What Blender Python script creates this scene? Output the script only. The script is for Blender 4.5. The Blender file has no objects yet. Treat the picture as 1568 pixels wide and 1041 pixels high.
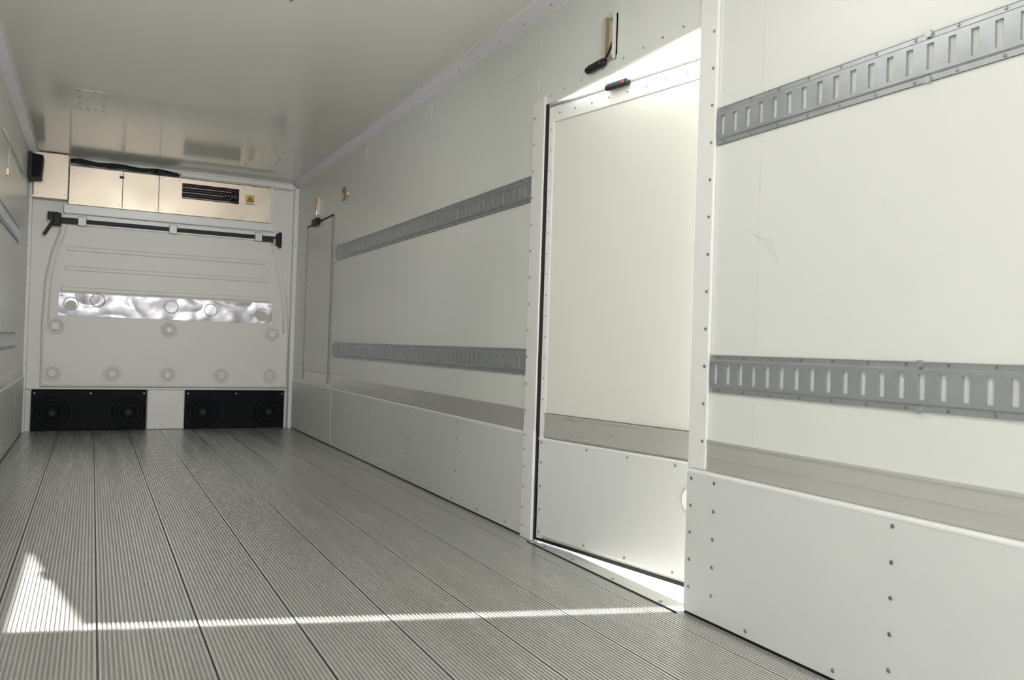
import bpy, bmesh, math, random, mathutils
from mathutils import Vector, Matrix
ZOOM=None
random.seed(3)
Xr,Xl,D,H,ZH=1.5412,-.4511,7.1259,2.1,1.692
Y0=-1.3            # open rear end of the body
YD,YE=2.745,1.85   # side-door opening
COL=bpy.context.collection

# ------------------------------------------------------------ materials
def mat(name,col,rough=.5,metal=0.,bump=0.,bscale=200.,var=0.,vscale=3.,stretch=None,spec=.5,coat=0.,rvar=0.,bdist=.002,detail=6):
    m=bpy.data.materials.new(name); m.use_nodes=True
    nt=m.node_tree; b=nt.nodes['Principled BSDF']
    b.inputs['Base Color'].default_value=(*col,1); b.inputs['Roughness'].default_value=rough
    b.inputs['Metallic'].default_value=metal; b.inputs['Specular IOR Level'].default_value=spec
    b.inputs['Coat Weight'].default_value=coat
    tc=nt.nodes.new('ShaderNodeTexCoord'); mp=nt.nodes.new('ShaderNodeMapping')
    nt.links.new(tc.outputs['Object'],mp.inputs[0])
    if stretch: mp.inputs['Scale'].default_value=stretch
    n=nt.nodes.new('ShaderNodeTexNoise'); n.inputs['Scale'].default_value=vscale; n.inputs['Detail'].default_value=detail
    nt.links.new(mp.outputs[0],n.inputs['Vector'])
    mx=nt.nodes.new('ShaderNodeMix'); mx.data_type='RGBA'
    mx.inputs[6].default_value=(*[c*(1-var) for c in col],1); mx.inputs[7].default_value=(*[min(1,c*(1+var*.6)) for c in col],1)
    nt.links.new(n.outputs['Fac'],mx.inputs[0]); nt.links.new(mx.outputs[2],b.inputs['Base Color'])
    if rvar:
        mr=nt.nodes.new('ShaderNodeMapRange'); mr.inputs[1].default_value=.3; mr.inputs[2].default_value=.7
        mr.inputs[3].default_value=max(.03,rough-rvar); mr.inputs[4].default_value=rough+rvar
        nt.links.new(n.outputs['Fac'],mr.inputs[0]); nt.links.new(mr.outputs[0],b.inputs['Roughness'])
    if bump:
        n2=nt.nodes.new('ShaderNodeTexNoise'); n2.inputs['Scale'].default_value=bscale; n2.inputs['Detail'].default_value=2
        nt.links.new(mp.outputs[0],n2.inputs['Vector'])
        bp=nt.nodes.new('ShaderNodeBump'); bp.inputs['Strength'].default_value=bump; bp.inputs['Distance'].default_value=bdist
        nt.links.new(n2.outputs['Fac'],bp.inputs['Height']); nt.links.new(bp.outputs[0],b.inputs['Normal'])
    return m
M_wall=mat('white_frp_panel',(.745,.755,.72),.33,bump=.10,bscale=160,var=.03,vscale=1.5)
M_ceil=mat('ceiling_gelcoat',(.75,.755,.695),.17,bump=.03,bscale=25,var=.03,vscale=1.2,coat=.2)
M_kick=mat('white_kick_panel',(.69,.70,.68),.42,bump=.08,bscale=220,var=.03)
M_trim=mat('white_painted_trim',(.82,.82,.80),.32,var=.02)
M_cove=mat('lavender_white_cove',(.76,.75,.80),.4,var=.03)
M_door=mat('cream_door_panel',(.75,.75,.69),.38,bump=.08,bscale=160,var=.03)
M_bulk=mat('bulkhead_white',(.79,.79,.745),.42,var=.04,vscale=2)
M_zinc=mat('galvanised_track',(.43,.445,.46),.36,.65,bump=.08,bscale=90,var=.10,vscale=14,rvar=.08)
M_alu=mat('brushed_aluminium',(.74,.73,.70),.30,.62,bump=.10,bscale=60,var=.05,vscale=4,stretch=(1,.06,6),rvar=.05,detail=2)
M_ss=mat('stainless_sheet',(.52,.45,.365),.38,.7,bump=.05,bscale=30,var=.25,vscale=2.2,rvar=.08,detail=1)
M_dark=mat('dark_screw',(.22,.22,.22),.4,.7)
M_screw=mat('steel_screw',(.30,.30,.30),.35,.8)
M_blk=mat('black_rubber',(.012,.012,.013),.5,var=.2,spec=.3)
M_blkp=mat('black_panel',(.005,.006,.008),.55,var=.3,vscale=8,spec=.12)
M_line=mat('grey_seal_and_slot_shadow',(.26,.26,.25),.7)  # seals and seams, also the painted shadow strips in the track slots
M_faint=mat('pale_seam',(.62,.62,.58),.6)
M_yel=mat('yellow_label',(.80,.52,.08),.5); M_red=mat('red_mark',(.25,.03,.02),.4)
M_brass=mat('tan_metal',(.45,.36,.22),.35,.7)
M_white=mat('white_plastic',(.93,.93,.91),.35)
M_brown=mat('dark_brown_louvre',(.10,.08,.06),.4,.5)
M_conc=mat('concrete_ground',(.55,.54,.52),.9,var=.1,vscale=2,bump=.2,bscale=8)
M_floor=mat('ribbed_aluminium_floor',(.90,.89,.865),.26,.74,var=.12,vscale=2.0,stretch=(9,.35,1),rvar=.03,detail=2)
M_valley=mat('darker_aluminium_channel',(.56,.55,.53),.36,.7,var=.2,vscale=2.0,stretch=(9,.35,1),detail=2)  # darker tone for the channel faces between the ribs
M_groove=mat('plank_joint',(.20,.20,.19),.5,.4)
M_foil=mat('wrinkled_foil',(.47,.46,.48),.30,.6,bump=.3,bscale=7,var=.25,vscale=8,bdist=.02,detail=2)

# ------------------------------------------------------------ mesh builder
class B:
    def __init__(s,name,mats,parent=None,mtx=None):
        s.bm=bmesh.new(); s.name=name; s.mats=mats; s.parent=parent; s.mtx=mtx
    def _m(s,vs,mi):
        for f in {f for v in vs for f in v.link_faces}: f.material_index=mi
    def box(s,x0,x1,y0,y1,z0,z1,mi=0,bev=0):
        r=bmesh.ops.create_cube(s.bm,size=1)['verts']
        for v in r:
            v.co=Vector(((x0+x1)/2+v.co.x*(x1-x0),(y0+y1)/2+v.co.y*(y1-y0),(z0+z1)/2+v.co.z*(z1-z0)))
        s._m(r,mi)
        if bev:
            es=list({e for v in r for e in v.link_edges})
            bmesh.ops.bevel(s.bm,geom=es,offset=bev,segments=2,affect='EDGES',profile=.5)
        return s
    def cyl(s,c,ax,r,d,mi=0,seg=16,r2=None,rot=None):
        vs=bmesh.ops.create_cone(s.bm,cap_ends=True,segments=seg,radius1=r,radius2=r if r2 is None else r2,depth=d)['verts']
        q=Vector((0,0,1)).rotation_difference(Vector(ax).normalized())
        for v in vs: v.co=q@v.co+Vector(c)
        s._m(vs,mi); return s
    def torus(s,c,ax,R,r,mi=0,seg=24,ms=8):
        q=Vector((0,0,1)).rotation_difference(Vector(ax).normalized()); rows=[]
        for i in range(seg):
            a=2*math.pi*i/seg; row=[]
            for j in range(ms):
                b=2*math.pi*j/ms
                p=Vector(((R+r*math.cos(b))*math.cos(a),(R+r*math.cos(b))*math.sin(a),r*math.sin(b)))
                row.append(s.bm.verts.new(q@p+Vector(c)))
            rows.append(row)
        for i in range(seg):
            for j in range(ms):
                f=s.bm.faces.new((rows[i][j],rows[(i+1)%seg][j],rows[(i+1)%seg][(j+1)%ms],rows[i][(j+1)%ms])); f.material_index=mi; f.smooth=True
        return s
    def prism(s,pts,d,mi=0,bev=0):
        a=[s.bm.verts.new(p) for p in pts]; f=s.bm.faces.new(a); f.material_index=mi
        r=bmesh.ops.extrude_face_region(s.bm,geom=[f])
        nv=[g for g in r['geom'] if isinstance(g,bmesh.types.BMVert)]
        for v in nv: v.co+=Vector(d)
        s._m(nv,mi)
        if bev:
            top=[g for g in r['geom'] if isinstance(g,bmesh.types.BMFace)]
            es=list({e for t in top for e in t.edges})
            bmesh.ops.bevel(s.bm,geom=es,offset=bev,segments=3,affect='EDGES',profile=.5)
        return s
    def tube(s,pts,r,mi=0,seg=8):
        pts=[Vector(p) for p in pts]; rows=[]
        for i,p in enumerate(pts):
            t=(pts[min(i+1,len(pts)-1)]-pts[max(i-1,0)]).normalized()
            q=Vector((0,0,1)).rotation_difference(t)
            rows.append([s.bm.verts.new(p+q@Vector((r*math.cos(2*math.pi*j/seg),r*math.sin(2*math.pi*j/seg),0))) for j in range(seg)])
        for i in range(len(rows)-1):
            for j in range(seg):
                f=s.bm.faces.new((rows[i][j],rows[i][(j+1)%seg],rows[i+1][(j+1)%seg],rows[i+1][j])); f.material_index=mi; f.smooth=True
        for rw in (rows[0][::-1],rows[-1]):
            f=s.bm.faces.new(rw); f.material_index=mi
        return s
    def done(s):
        bmesh.ops.recalc_face_normals(s.bm,faces=s.bm.faces)
        me=bpy.data.meshes.new(s.name); s.bm.to_mesh(me); s.bm.free()
        for m in s.mats: me.materials.append(m)
        ob=bpy.data.objects.new(s.name,me); COL.objects.link(ob)
        if s.mtx is not None: ob.matrix_world=s.mtx
        if s.parent: ob.parent=s.parent
        return ob
def empty(name,loc=(0,0,0)):
    e=bpy.data.objects.new(name,None); e.location=loc; COL.objects.link(e); return e

# ------------------------------------------------------------ floor
def build_floor():
    bm=bmesh.new(); P=.235; prof=[]      # (x,z,material of the face that starts here)
    x=.035-P*3
    n=20
    while x<Xr+.02:
        prof+= [(x-.0018,-.004,2),(x+.0018,-.004,2),(x+.0025,.0025,0),(x+.009,.0025,1),(x+.0105,-.0004,1)]
        s0=x+.0115; s1=x+P-.0115; p=(s1-s0)/n
        for i in range(n):
            a=s0+i*p
            prof+= [(a+p*.16,-.0004,1),(a+p*.28,.0025,0),(a+p*.72,.0025,1),(a+p*.84,-.0004,1)]
        prof+= [(x+P-.0105,-.0004,1),(x+P-.009,.0025,0),(x+P-.0025,.0025,2)]
        x+=P
    q=[]
    for a,b,m in prof:
        if not (Xl-.02<a<Xr+.02): continue
        a=max(Xl-.003,min(Xr+.010,a))
        if not q or abs(a-q[-1][0])>1e-6 or abs(b-q[-1][1])>1e-6: q.append((a,b,m))
    rows=[]
    for y in (Y0,D+.02):
        rows.append([bm.verts.new((a,y,b)) for a,b,m in q])
        rows.append([bm.verts.new((a,y,-.03)) for a in (q[0][0],q[-1][0])])
    t0,b0,t1,b1=rows
    for i in range(len(q)-1):
        f=bm.faces.new((t0[i],t0[i+1],t1[i+1],t1[i])); f.material_index=q[i][2]
    bm.faces.new((b0[0],b1[0],b1[1],b0[1]))
    bm.faces.new((t0[0],t1[0],b1[0],b0[0])); bm.faces.new((t0[-1],b0[1],b1[1],t1[-1]))
    bmesh.ops.recalc_face_normals(bm,faces=bm.faces)
    me=bpy.data.meshes.new('floor'); bm.to_mesh(me); bm.free()
    for m in (M_floor,M_valley,M_groove): me.materials.append(m)
    ob=bpy.data.objects.new('floor',me); COL.objects.link(ob)
build_floor()

# ------------------------------------------------------------ shell
w=B('wall_right',[M_wall,M_faint,M_line])
T=.012
w.box(Xr,Xr+T,YD,D+.02,-.02,H); w.box(Xr,Xr+T,YE,YD,ZH,H); w.box(Xr,Xr+T,Y0,YE,-.02,H)
w.box(Xr+T,Xr+.060,Y0,1.832,-.02,H)          # wall insulation thickness, rear of the doorway
w.box(Xr+T,Xr+.060,2.79,D+.02,-.02,H)
w.box(Xr-.0006,Xr,1.60,1.6012,.51,2.05,1)
w.box(Xr-.001,Xr,2.832,2.836,1.73,2.05,1)
for (y,z,a,c) in ((2.98,1.93,.13,.055),(4.12,1.965,.13,.05),(5.25,1.97,.13,.045)):   # bonded patches
    w.box(Xr-.0015,Xr,y-a,y+a,z-c,z+c,0)
    w.box(Xr-.0018,Xr,y-a,y+a,z-c-.002,z-c,1); w.box(Xr-.0018,Xr,y-a-.002,y-a,z-c,z+c,1)
w.done()
w=B('wall_left',[M_wall,M_line]); w.box(Xl-.06,Xl,Y0,D+.02,-.02,H); w.done()
w=B('ceiling',[M_ceil,M_faint,M_screw])
w.box(Xl-.06,Xr+.06,Y0,D+.02,H,H+.05)
for (x0,x1,y0,y1) in ((-.12,.03,5.12,5.56),(1.0,1.22,6.22,6.70)):
    w.box(x0,x1,y0,y1,H-.0012,H,0)
    for i in range(4):
        for j in range(4):
            if i in(0,3) or j in(0,3):
                w.cyl((x0+.012+(x1-x0-.024)*i/3,y0+.02+(y1-y0-.04)*j/3,H-.002),(0,0,1),.007,.003,2,8)
w.cyl((.66,3.29,H-.002),(0,0,1),.008,.004,2,10)
w.done()

# ------------------------------------------------------------ cove mouldings
def cove(name,x,s):
    c=B(name,[M_cove,M_dark,M_trim])
    c.prism([(x,Y0,2.052),(x,Y0,H),(x-s*.052,Y0,H)],(0,D-Y0,0),0)
    c.box(min(x,x-s*.006),max(x,x-s*.006),Y0,D,2.044,2.056,2)
    c.box(min(x-s*.046,x-s*.060),max(x-s*.046,x-s*.060),Y0,D,H-.005,H,2)
    y=.3
    while y<D-.05:
        c.cyl((x-s*.052*.30,y,2.052+.048*.30),(-s,0,-1),.003,.003,1,8)
        y+=.22
    c.done()
cove('trim_1',Xr,1); cove('trim_2',Xl,-1)

# ------------------------------------------------------------ kick panels
def screws(b,pts,ax,r=.0055,mi=1):
    for p in pts:
        b.cyl(p,ax,r,.003,mi,10,r*.75)
def kick(name,x,s,segs,cols):
    k=B(name,[M_kick,M_screw,M_trim,M_blk,M_line])
    for (a,c) in segs:
        k.box(min(x,x-s*.011),max(x,x-s*.011),a,c,.012,.408,0)
        k.prism([(x,a,.406),(x-s*.012,a,.406),(x-s*.012,a,.411),(x-s*.004,a,.420),(x,a,.420)],(0,c-a,0),2)
        k.box(min(x,x-s*.007),max(x,x-s*.007),a,c,0.003,.012,3)
    for y in cols:
        for z in (.39,.313,.237,.16,.083): screws(k,[(x-s*.012,y,z)],(-s,0,0))
    for (a,c) in segs:
        y=c-.25
        while y>a+.05: screws(k,[(x-s*.012,y,.03)],(-s,0,0)); y-=.28
    k.done()
kick('baseboard_right',Xr,1,[(Y0,1.845),(2.85,5.745),(5.755,D-.085)],[1.73,1.825,1.17,.55,-.1,3.50,4.15,4.85,5.5,6.0])
kick('baseboard_left',Xl,-1,[(Y0,3.5),(3.51,6.32),(6.33,D-.085)],[1.2,2.4,3.45,3.6,4.6,5.6,6.25,6.4])

# aluminium rub rails
def rail(name,x,s,segs):
    k=B(name,[M_alu])
    for a,c in segs:
        def bx(d,z0,z1): k.box(min(x,x-s*d),max(x,x-s*d),a,c,z0,z1,0)
        bx(.005,.421,.505); bx(.009,.499,.506); bx(.009,.421,.427); bx(.0065,.458,.463)
    k.done()
rail('aluminium_rub_rail',Xr,1,[(Y0,1.768),(2.855,5.74),(5.9,6.65)])
rail('aluminium_rub_rail',Xl,-1,[(Y0,6.3)])

# ------------------------------------------------------------ cargo tracks
def track(x,s,y0,y1,z0,z1,bolts=()):
    k=B('cargo_track',[M_zinc,M_screw,M_line])
    def bx(d0,d1,a,c,e,f,mi=0): k.box(min(x-s*d0,x-s*d1),max(x-s*d0,x-s*d1),a,c,e,f,mi)
    fl=.0125; h1=.0075
    bx(0,.003,y0,y1,z0,z0+fl); bx(0,.003,y0,y1,z1-fl,z1)
    bx(0,.0045,y0,y1,z0,z0+.002); bx(0,.0045,y0,y1,z1-.002,z1)
    s0=z0+.025; s1=z1-.025; cz0=z0+fl; cz1=z1-fl
    for (a,c,sg) in ((cz0,s0,1),(s1,cz1,-1)):
        pts=[(x,y0,a),(x-s*.003,y0,a),(x-s*h1,y0,a+.004 if sg==1 else a),(x-s*h1,y0,c if sg==1 else c-.004),(x-s*.003,y0,c),(x,y0,c)]
        k.prism(pts,(0,y1-y0,0),0)
    p=.0485; sw=.0165; n=int((y1-y0-.02)/p)
    bx(.001,h1,y1-.012,y1,s0,s1)
    for i in range(n):
        c=y1-.012-p*i-sw
        bx(.001,h1,c-(p-sw),c,s0,s1)
        bx(.001,.004,c-.0015,c+.0015,s0,s1,2)      # dark strip painting the shadow along the slot's inner edge
    c=y1-.012-p*n
    bx(.001,h1,y0,c,s0,s1)
    y=y1-.03
    while y>y0:
        for z in (z0+fl*.5,z1-fl*.5): k.cyl((x-s*.004,y,z),(-s,0,0),.0042,.003,1,8,.003)
        y-=p*2
    for yb in bolts:
        for z in (z0+.004,z1-.004): k.cyl((x-s*.005,yb,z),(-s,0,0),.0085,.008,0,6)
    bx(0,.006,y1-.003,y1,z0,z1)
    k.done()
for z0,z1 in ((1.329,1.433),(.6385,.7425)):
    track(Xr,1,2.856,5.79,z0,z1)
    track(Xr,1,Y0+.1,1.765,z0,z1,bolts=(1.12,-.1))
    track(Xl,-1,Y0+.1,6.28,z0,z1)

# ------------------------------------------------------------ door frame posts
p=B('trim_3',[M_trim,M_screw])
p.box(Xr-.010,Xr,1.772,1.845,.42,2.05,0,.002)
z=.50
while z<2.0: screws(p,[(Xr-.011,1.785,z)],(-1,0,0),.005); z+=.105
p.done()
p=B('trim_4',[M_trim,M_screw])
p.box(Xr-.010,Xr,2.757,2.848,.42,1.725,0,.002); p.box(Xr-.015,Xr,2.755,2.843,.004,.425,0,.002)
z=.50
while z<1.7: screws(p,[(Xr-.011,2.835,z)],(-1,0,0),.005); z+=.105
for z in (.05,.12,.20,.28,.35,.405): screws(p,[(Xr-.016,2.825,z)],(-1,0,0),.005)
p.done()
h=B('trim_5',[M_wall,M_screw,M_blk])             # header flashing and door seal
h.box(Xr-.003,Xr,YE,2.75,ZH,ZH+.05,0)
for y in (1.93,2.03,2.13,2.24,2.36,2.50,2.62,2.72): screws(h,[(Xr-.004,y,ZH+.026)],(-1,0,0),.0045)
h.box(Xr-.004,Xr+.008,2.742,2.757,.01,ZH,2)
h.done()
sl=B('door_threshold',[M_alu,M_blk,M_screw])
sl.box(Xr-.03,Xr+.040,1.85,2.75,-.004,.0035,0); sl.box(Xr+.030,Xr+.040,1.85,2.75,-.05,-.004,0)
sl.box(Xr-.033,Xr-.030,1.85,2.75,.002,.006,1)
for y in (1.95,2.2,2.45,2.65): sl.cyl((Xr-.01,y,.0045),(0,0,1),.006,.002,2,10)
sl.done()

# ------------------------------------------------------------ open side door
a=math.atan2(.175,.897); c_,s_=math.cos(a),math.sin(a)
DM=Matrix(((s_,c_,0,Xr+.005),(-c_,s_,0,YD-.006),(0,0,1,0),(0,0,0,1)))
door=empty('door_1'); W=.908
d=B('leaf',[M_door,M_trim,M_faint],door,DM)
d.box(0,W,.004,.042,.020,1.690,0)
d.box(.030,W-.03,0,.005,.50,1.612,0)
for (x0,x1,z0,z1) in ((.0,.028,.02,1.69),(W-.028,W,.02,1.69),(.028,W-.028,1.616,1.69)):
    d.box(x0,x1,-.003,.005,z0,z1,1)
d.box(.028,.030,-.001,.004,.5,1.615,2); d.box(.03,W-.03,-.001,.004,1.612,1.615,2)
d.done()
d=B('kick_plate',[M_kick,M_screw,M_white,M_trim],door,DM)
d.box(.004,W-.004,-.008,.004,.032,.398,0,.002); d.box(.004,W-.004,-.010,.004,.396,.404,3)
for x in (.02,.27,.47,.68,.88):
    for z in (.385,.045): screws(d,[(x,-.009,z)],(0,-1,0),.005)
for z in (.13,.22,.31): screws(d,[(.02,-.009,z)],(0,-1,0),.005)
d.cyl((.755,-.010,.285),(0,1,0),.042,.006,2,24); d.torus((.755,-.010,.285),(0,1,0),.042,.003,3)
d.done()
d=B('rub_rail',[M_alu],door,DM)
d.box(.03,W-.01,-.005,.004,.412,.498); d.box(.03,W-.01,-.010,.004,.490,.498); d.box(.03,W-.01,-.010,.004,.412,.419); d.done()
d=B('seal',[M_blk,M_line,M_screw,M_alu],door,DM)
d.box(0,W,-.002,.012,.008,.019,0); d.box(0,W,-.006,.004,1.676,1.683,1); d.box(0,W,-.005,.004,1.684,1.690,3)
d.box(-.003,.003,.0,.010,.02,1.69,0)
for i in range(10):
    screws(d,[(.06+i*.088,-.004,1.645)],(0,-1,0),.0035,2)
for i in range(14): screws(d,[(.014,-.004,.55+i*.08)],(0,-1,0),.003,2)
d.done()
d=B('contact_switch',[M_blk,M_red],door,DM)
d.box(.325,.430,-.028,-.006,1.664,1.687,0,.006); d.box(.405,.418,-.0285,-.027,1.672,1.679,1)
d.cyl((.335,-.018,1.675),(1,0,0),.011,.02,0,12); d.done()

# latch bracket above the door
lb=B('latch_bracket',[M_alu,M_brass])
lb.box(Xr-.006,Xr,2.285,2.345,1.73,1.885,0); lb.box(Xr-.020,Xr,2.285,2.289,1.73,1.885,0); lb.box(Xr-.020,Xr,2.325,2.329,1.74,1.88,1)
lb.box(Xr-.020,Xr-.014,2.329,2.350,1.74,1.88,0); lb.cyl((Xr-.008,2.31,1.87),(1,0,0),.006,.006,1,10); lb.done()
lb=B('door_contact_sensor',[M_blk,M_red])
lb.box(Xr-.024,Xr-.004,2.335,2.440,1.720,1.747,0,.007); lb.box(Xr-.0245,Xr-.023,2.35,2.36,1.729,1.737,1)
lb.cyl((Xr-.014,2.435,1.733),(0,1,0),.012,.025,0,12)
lb.tube([(Xr-.016,2.34,1.738),(Xr-.018,2.315,1.748),(Xr-.018,2.30,1.765),(Xr-.010,2.302,1.79)],.004)
lb.done()

# ------------------------------------------------------------ small front service door (right wall)
e=empty('door_2')
k=B('panel',[M_wall,M_line,M_blk,M_screw],e)
k.box(Xr-.006,Xr,5.895,6.66,.515,1.665,0)
k.box(Xr-.007,Xr,6.66,6.672,.44,1.67,1); k.box(Xr-.010,Xr,5.885,5.895,.44,1.68,1)
k.box(Xr-.012,Xr,5.885,6.672,1.665,1.677,2)
for i in range(11): screws(k,[(Xr-.007,6.71,.55+i*.11)],(-1,0,0),.005,3)
for i in range(11): screws(k,[(Xr-.007,5.85,.55+i*.11)],(-1,0,0),.005,3)
k.done()
k=B('catch',[M_blk,M_brass,M_alu],e)
k.box(Xr-.04,Xr-.006,6.27,6.42,1.645,1.70,0,.008); k.tube([(Xr-.02,6.34,1.66),(Xr-.02,6.34,1.85)],.009,2)
k.box(Xr-.02,Xr,6.325,6.355,1.73,1.86,1); k.done()
k=B('wall_hook',[M_brass])
pts=[]
for i in range(26):
    t=i/25; an=t*2*math.pi*1.2
    pts.append((Xr-.014,5.57+.05*math.sin(an)*(1-.3*t),1.82-.085*t))
k.tube(pts,.008); k.box(Xr-.014,Xr,5.53,5.60,1.765,1.785); k.done()

# ------------------------------------------------------------ front bulkhead
w=B('wall_front',[M_bulk]); w.box(Xl,Xr,D,D+.02,-.02,H,0); w.done()
w=B('moulded_bulkhead_panel',[M_bulk,M_trim,M_faint,M_screw])
out=[(-.34,.335),(-.345,.80),(-.335,1.14),(-.30,1.36),(-.255,1.50),(-.22,1.69),(1.345,1.69),(1.39,1.50),(1.43,1.32),(1.475,1.13),(1.500,.80),(1.500,.335)]
w.prism([(x,D-.001,z) for x,z in out],(0,-.034,0),0,.022)
out2=[(x+(.045 if x<0 else -.045),z+(.0 if z<1.6 else -.03)) for x,z in out if z>.5]
for grp in ([q for q in out2 if q[0]<0],[q for q in out2 if q[0]>0]):       # embossed edge beads
    w.tube([(x,D-.034,z) for x,z in grp],.008,0,8)
def bead(z0,z1,x0,x1):
    w.box(x0,x1,D-.048,D-.030,z0,z1,0,.007)
for (za,x0,x1) in ((1.395,-.19,1.29),(1.245,-.20,1.31),(1.085,-.22,1.33)):
    bead(za-.017,za+.017,x0,x1)
for (x,z) in ((-.26,.44),(.15,.44),(.55,.44),(.96,.44),(1.35,.44),(-.25,.80),(.55,.80),(1.36,.79)):
    w.torus((x,D-.033,z),(0,1,0),.058,.009,0,28,8)
    w.cyl((x,D-.036,z),(0,1,0),.052,.004,2,24)
    w.cyl((x,D-.041,z),(0,-1,0),.034,.014,0,20,.026)
    w.cyl((x,D-.050,z),(0,1,0),.008,.004,3,8)
for x in (-.25,1.36): w.box(x-.024,x+.024,D-.055,D-.045,.775,.822,1)
w.prism([(-.22,D-.03,1.655),(-.22,D-.055,1.665),(-.22,D-.06,1.728),(-.22,D-.03,1.728)],(1.56,0,0),1)
w.box(-.42,1.49,D-.034,D-.001,.320,.332,1)
w.done()
w=B('trim_9',[M_bulk]); w.box(.408,.682,D-.045,D,.004,.318,0,.006); w.done()
for i,(x0,x1) in enumerate(((Xl,Xl+.022),(Xr-.036,Xr-.0))):
    t=B('trim_%d'%(6+i),[M_trim,M_screw])
    t.box(x0,x1,D-.07,D-.0,.43,2.05,0,.004); t.box(x0,x1,D-.08,D,.0,.43,0,.004)
    z=.5
    while z<2.0: screws(t,[((x0+x1)/2,D-.071,z)],(0,-1,0),.005); z+=.15
    t.done()
t=B('trim_8',[M_trim,M_faint])
t.box(.60,Xr-.05,D-.05,D,2.045,2.075,0,.004); t.box(.60,Xr-.05,D-.045,D,2.032,2.046,1); t.done()

# black boxes low on the bulkhead
for (x0,x1,cs) in ((-.39,.402,(-.25,.275)),(.688,1.478,(.825,1.35))):
    k=B('black_storage_panel',[M_blkp,M_blk,M_screw])
    k.box(x0,x1,D-.045,D-.001,.004,.316,0,.006)
    for c in cs:
        k.torus((c,D-.045,.14),(0,1,0),.115,.006,0,32,8)
        k.cyl((c,D-.047,.14),(0,-1,0),.090,.012,0,32,.080)
        k.torus((c,D-.052,.14),(0,1,0),.050,.010,0,24,8)
        k.cyl((c,D-.053,.14),(0,-1,0),.030,.012,1,16,.022)
    for x in (x0+.02,(x0+x1)/2,x1-.02): k.cyl((x,D-.047,.29),(0,1,0),.006,.004,2,8)
    k.done()

# foil strip over window slot
k=B('reflective_foil_strip',[M_foil,M_dark,M_bulk,M_faint])
bm=k.bm; nx,nz=150,20; g=[]
for i in range(nx+1):
    r=[]
    for j in range(nz+1):
        u=i/nx; v=j/nz
        x=-.235+u*1.585; z=.882+v*.172
        y=D-.038-.016*abs(mathutils.noise.noise((x*4,z*7,1.3)))-.003*mathutils.noise.noise((x*12,z*12,5))
        r.append(bm.verts.new((x,y,z)))
    g.append(r)
for i in range(nx):
    for j in range(nz):
        f=bm.faces.new((g[i][j],g[i+1][j],g[i+1][j+1],g[i][j+1])); f.smooth=True
for x in (-.215,.0,.52,.9,1.33):
    k.cyl((x,D-.052,1.035),(0,1,0),.008,.004,1,8)
for x,zz in ((-.15,.975),(.03,1.01),(.56,.985),(.86,.975),(1.27,.955)):
    k.torus((x,D-.049,zz),(0,1,0),.050,.003,3,24,6)
k.cyl((-.15,D-.048,.960),(0,1,0),.040,.004,3,24); k.cyl((1.27,D-.048,.945),(0,1,0),.042,.004,3,24)
k.done()

# lashing strap
k=B('lashing_strap',[M_blk,M_trim,M_dark])
ys=D-.062
k.box(-.245,1.365,ys-.003,ys,1.588,1.622,0)
k.box(-.245,-.105,ys-.006,ys-.003,1.578,1.626,0); k.box(1.245,1.365,ys-.006,ys-.003,1.572,1.620,0)
for x in (-.095,.55,1.215): k.box(x-.030,x+.030,ys-.012,ys-.002,1.570,1.642,1,.003)
k.box(-.235,1.36,ys,ys+.022,1.578,1.650,1)
k.box(-.29,-.235,ys-.03,ys,1.555,1.655,0,.008); k.box(-.325,-.255,ys-.02,ys-.008,1.60,1.66,0,.004)
k.prism([(-.30,ys-.02,1.60),(-.275,ys-.02,1.585),(-.335,ys-.02,1.475),(-.355,ys-.02,1.49)],(0,.006,0),0)
k.box(1.355,1.395,ys-.03,ys,1.545,1.645,0,.008); k.box(1.335,1.365,ys-.02,ys-.004,1.56,1.60,2)
k.box(1.375,1.405,ys-.02,ys-.01,1.53,1.66,0,.003)
k.done()

# evaporator housing
k=B('refrigeration_evaporator_unit',[M_ss,M_blk,M_brown,M_screw,M_trim,M_line])
yf=D-.075; zb,zt=1.735,2.022; vx0,vx1,vz0,vz1=.605,1.045,1.862,1.985
for (x0,x1,z0,z1) in ((-.185,.172,zb,zt),(.178,.432,zb,zt),(.438,vx0,zb,zt),(vx0,vx1,zb,vz0),(vx0,vx1,vz1,zt),(vx1,1.30,zb,zt)):
    k.box(x0,x1,yf,yf+.012,z0,z1,0)
k.box(-.185,1.30,yf+.060,yf+.072,zb,zt,1)
for x in (.175,.435): k.box(x-.003,x+.003,yf+.004,yf+.014,zb,zt,5)
k.box(-.19,1.30,yf,D,zt,zt+.004,1); k.box(-.19,1.30,yf,D,zb-.004,zb,0); k.box(-.19,-.185,yf,D,zb,zt,0)
k.box(1.30,1.325,yf-.004,D,zb-.006,zt+.004,4)
for i in range(6):
    z=vz0+.012+i*.020; k.prism([(vx0,yf+.02,z),(vx0,yf+.05,z+.012),(vx0,yf+.05,z+.015),(vx0,yf+.02,z+.003)],(.38,0,0),2 if i%2 else 3)
k.cyl((.98,yf+.03,1.925),(1,0,0),.030,.10,1,24)
for x in (.94,.965,.99,1.015): k.cyl((x,yf+.03,1.925),(1,0,0),.034,.006,2,24)
for (x0,x1,z0,z1) in ((vx0-.006,vx1+.006,vz0-.006,vz0),(vx0-.006,vx1+.006,vz1,vz1+.006),(vx0-.006,vx0,vz0,vz1),(vx1,vx1+.006,vz0,vz1)):
    k.box(x0,x1,yf-.004,yf+.03,z0,z1,0)
for x in (-.17,.155,.195,.42,.455,.585,1.08,1.28):
    for z in (zb+.02,zt-.02): k.cyl((x,yf-.002,z),(0,1,0),.007,.004,3,8)
for x in (.16,.175): k.cyl((x,yf-.004,1.975),(0,1,0),.010,.008,1,10)
k.done()
k=B('warning_sticker',[M_white,M_yel,M_blk])
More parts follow.
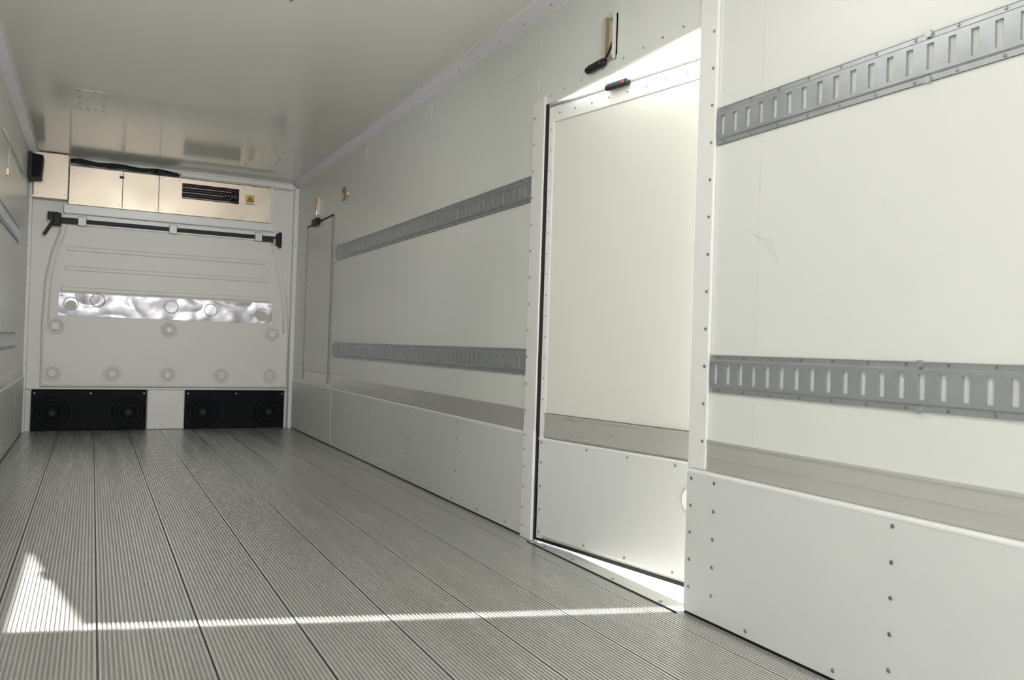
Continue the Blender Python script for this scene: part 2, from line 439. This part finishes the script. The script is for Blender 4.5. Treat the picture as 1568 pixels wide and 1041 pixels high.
k.box(1.085,1.185,yf-.0015,yf-.0003,1.862,1.952,0); k.box(1.10,1.17,yf-.002,yf-.001,1.885,1.946,1)
k.prism([(1.107,yf-.0021,1.892),(1.163,yf-.0021,1.892),(1.135,yf-.0021,1.940)],(0,-.0004,0),2)
k.prism([(1.117,yf-.0026,1.897),(1.153,yf-.0026,1.897),(1.135,yf-.0026,1.930)],(0,-.0004,0),1)
k.cyl((1.135,yf-.0031,1.909),(0,1,0),.007,.0006,2,12)
k.box(1.10,1.17,yf-.002,yf-.001,1.868,1.872,2); k.box(1.10,1.17,yf-.002,yf-.001,1.876,1.879,2)
k.done()
k=B('side_cover_panel',[M_ss,M_screw])
k.box(-.425,-.197,D-.105,D-.03,1.765,2.095,0,.003)
k.box(-.43,-.20,D-.115,D-.03,1.755,1.768,0)
for x,z in ((-.40,1.79),(-.22,1.79),(-.22,2.07)): k.cyl((x,D-.107,z),(0,1,0),.007,.004,1,8)
k.done()
k=B('black_cable',[M_blk])
pts=[(-.185+i*.03,D-.06-.006*math.sin(i*.9),2.066+.006*math.sin(i*.7)-.0004*i) for i in range(26)]
k.tube(pts,.015); pts=[(-.185+i*.03,D-.085-.004*math.sin(i*.6),2.052+.004*math.sin(i*1.1+1)-.0003*i) for i in range(24)]
k.tube(pts,.010)
k.tube([(.40,D-.09,2.05),(.44,D-.10,2.04),(.50,D-.10,2.042),(.56,D-.095,2.045),(.58,D-.09,2.04)],.012)
k.box(.42,.47,D-.11,D-.085,2.030,2.055,0,.004); k.done()
k=B('interior_lamp_housing',[M_blk,M_blkp])
k.prism([(Xl+.002,6.80,2.04),(Xl+.095,6.80,2.03),(Xl+.085,6.80,1.87),(Xl+.002,6.80,1.865)],(0,.19,0),1,.006)
k.box(Xl,Xl+.03,6.79,7.0,1.86,2.045,0,.004)
k.done()
k=B('wall_conduit',[M_faint,M_brass])
k.tube([(Xl+.008,5.0,1.80),(Xl+.008,5.6,1.80),(Xl+.008,6.3,1.80)],.004)
k.box(Xl,Xl+.015,5.29,5.32,1.61,1.65,1,.003); k.tube([(Xl+.008,5.3,1.65),(Xl+.008,5.35,1.80)],.003,0); k.done()

k=B('wall_scuff_mark',[M_faint])
k.tube([(Xr-.0004,1.62,1.065),(Xr-.0004,1.58,1.045),(Xr-.0004,1.55,1.01),(Xr-.0004,1.535,.99)],.0009,0,4)
k.tube([(Xr-.0004,1.57,1.05),(Xr-.0004,1.545,1.025),(Xr-.0004,1.53,.985)],.0008,0,4)
k.done()

# added fill strips on the unseen rear ceiling, raising the interior light
for y,E in ((.2,6),(1.9,9)):
    k=B('added_fill_strip',[M_trim,M_white])
    k.box(.50,.60,y-.45,y+.45,H-.030,H,0,.004); k.box(.505,.595,y-.44,y+.44,H-.033,H-.030,1); k.done()
    L=bpy.data.lights.new('added_fill_strip_light','AREA'); L.shape='RECTANGLE'; L.size=.09; L.size_y=.86; L.energy=E; L.color=(1,.985,.96)
    lo=bpy.data.objects.new('added_fill_strip_light',L); COL.objects.link(lo); lo.location=(.55,y,H-.036)
# added fill spot with housing, out of view, brightening the bulkhead end
k=B('added_fill_spot',[M_blk,M_white,M_alu])
k.box(.43,.67,1.10,1.22,1.90,2.04,0,.01); k.box(.445,.655,1.218,1.224,1.915,2.025,1); k.box(.42,.43,1.14,1.18,1.94,2.1,2); k.box(.67,.68,1.14,1.18,1.94,2.1,2); k.done()
L=bpy.data.lights.new('added_fill_spot_beam','SPOT'); L.energy=195; L.spot_size=math.radians(62); L.spot_blend=1; L.shadow_soft_size=.10; L.color=(1,.99,.97)
lo=bpy.data.objects.new('added_fill_spot_beam',L); COL.objects.link(lo); lo.location=(.55,1.34,1.97)
lo.rotation_euler=(Vector((.5,7.1,.95))-lo.location).to_track_quat('-Z','Y').to_euler()

g=B('ground',[M_conc]); g.box(-40,40,-40,40,-1.0,-.9); g.done()

# ------------------------------------------------------------ light
wd=bpy.data.worlds.new('World'); bpy.context.scene.world=wd; wd.use_nodes=True
bg=wd.node_tree.nodes['Background']; bg.inputs[0].default_value=(.95,.975,1,1); bg.inputs[1].default_value=2.9
su=bpy.data.lights.new('sun','SUN'); su.energy=25; su.angle=.0093; su.color=(1,.97,.92)
so=bpy.data.objects.new('sun',su); COL.objects.link(so)
so.rotation_euler=Vector((-1.72,.51,-1.692)).to_track_quat('-Z','Y').to_euler(); so.location=(8,-2,8)
pl=bpy.data.lights.new('sky_portal','AREA'); pl.shape='RECTANGLE'; pl.size=1.98; pl.size_y=2.08; pl.cycles.is_portal=True
po=bpy.data.objects.new('sky_portal',pl); COL.objects.link(po); po.location=((Xl+Xr)/2,Y0-.01,1.05)
po.rotation_euler=(math.radians(90),0,0)

# ------------------------------------------------------------ camera
yaw,pitch,roll,f=.4759,.0096,.0320,1247.44
cy,sy=math.cos(yaw),math.sin(yaw)
fwd=Vector((sy,cy,0)); rt=Vector((cy,-sy,0)); up=Vector((0,0,1))
cp,sp=math.cos(pitch),math.sin(pitch); fwd,up=fwd*cp+up*sp, up*cp-fwd*sp
cr,sr=math.cos(roll),math.sin(roll); rt,up=rt*cr+up*sr, up*cr-rt*sr
cam=bpy.data.cameras.new('camera'); cam.sensor_width=36; cam.lens=36*f/1568; cam.clip_start=.02
co=bpy.data.objects.new('camera',cam); COL.objects.link(co)
co.matrix_world=Matrix(((rt.x,up.x,-fwd.x,0),(rt.y,up.y,-fwd.y,0),(rt.z,up.z,-fwd.z,.7445),(0,0,0,1)))
bpy.context.scene.camera=co
vs=bpy.context.scene.view_settings
vs.view_transform='Standard'; vs.exposure=0
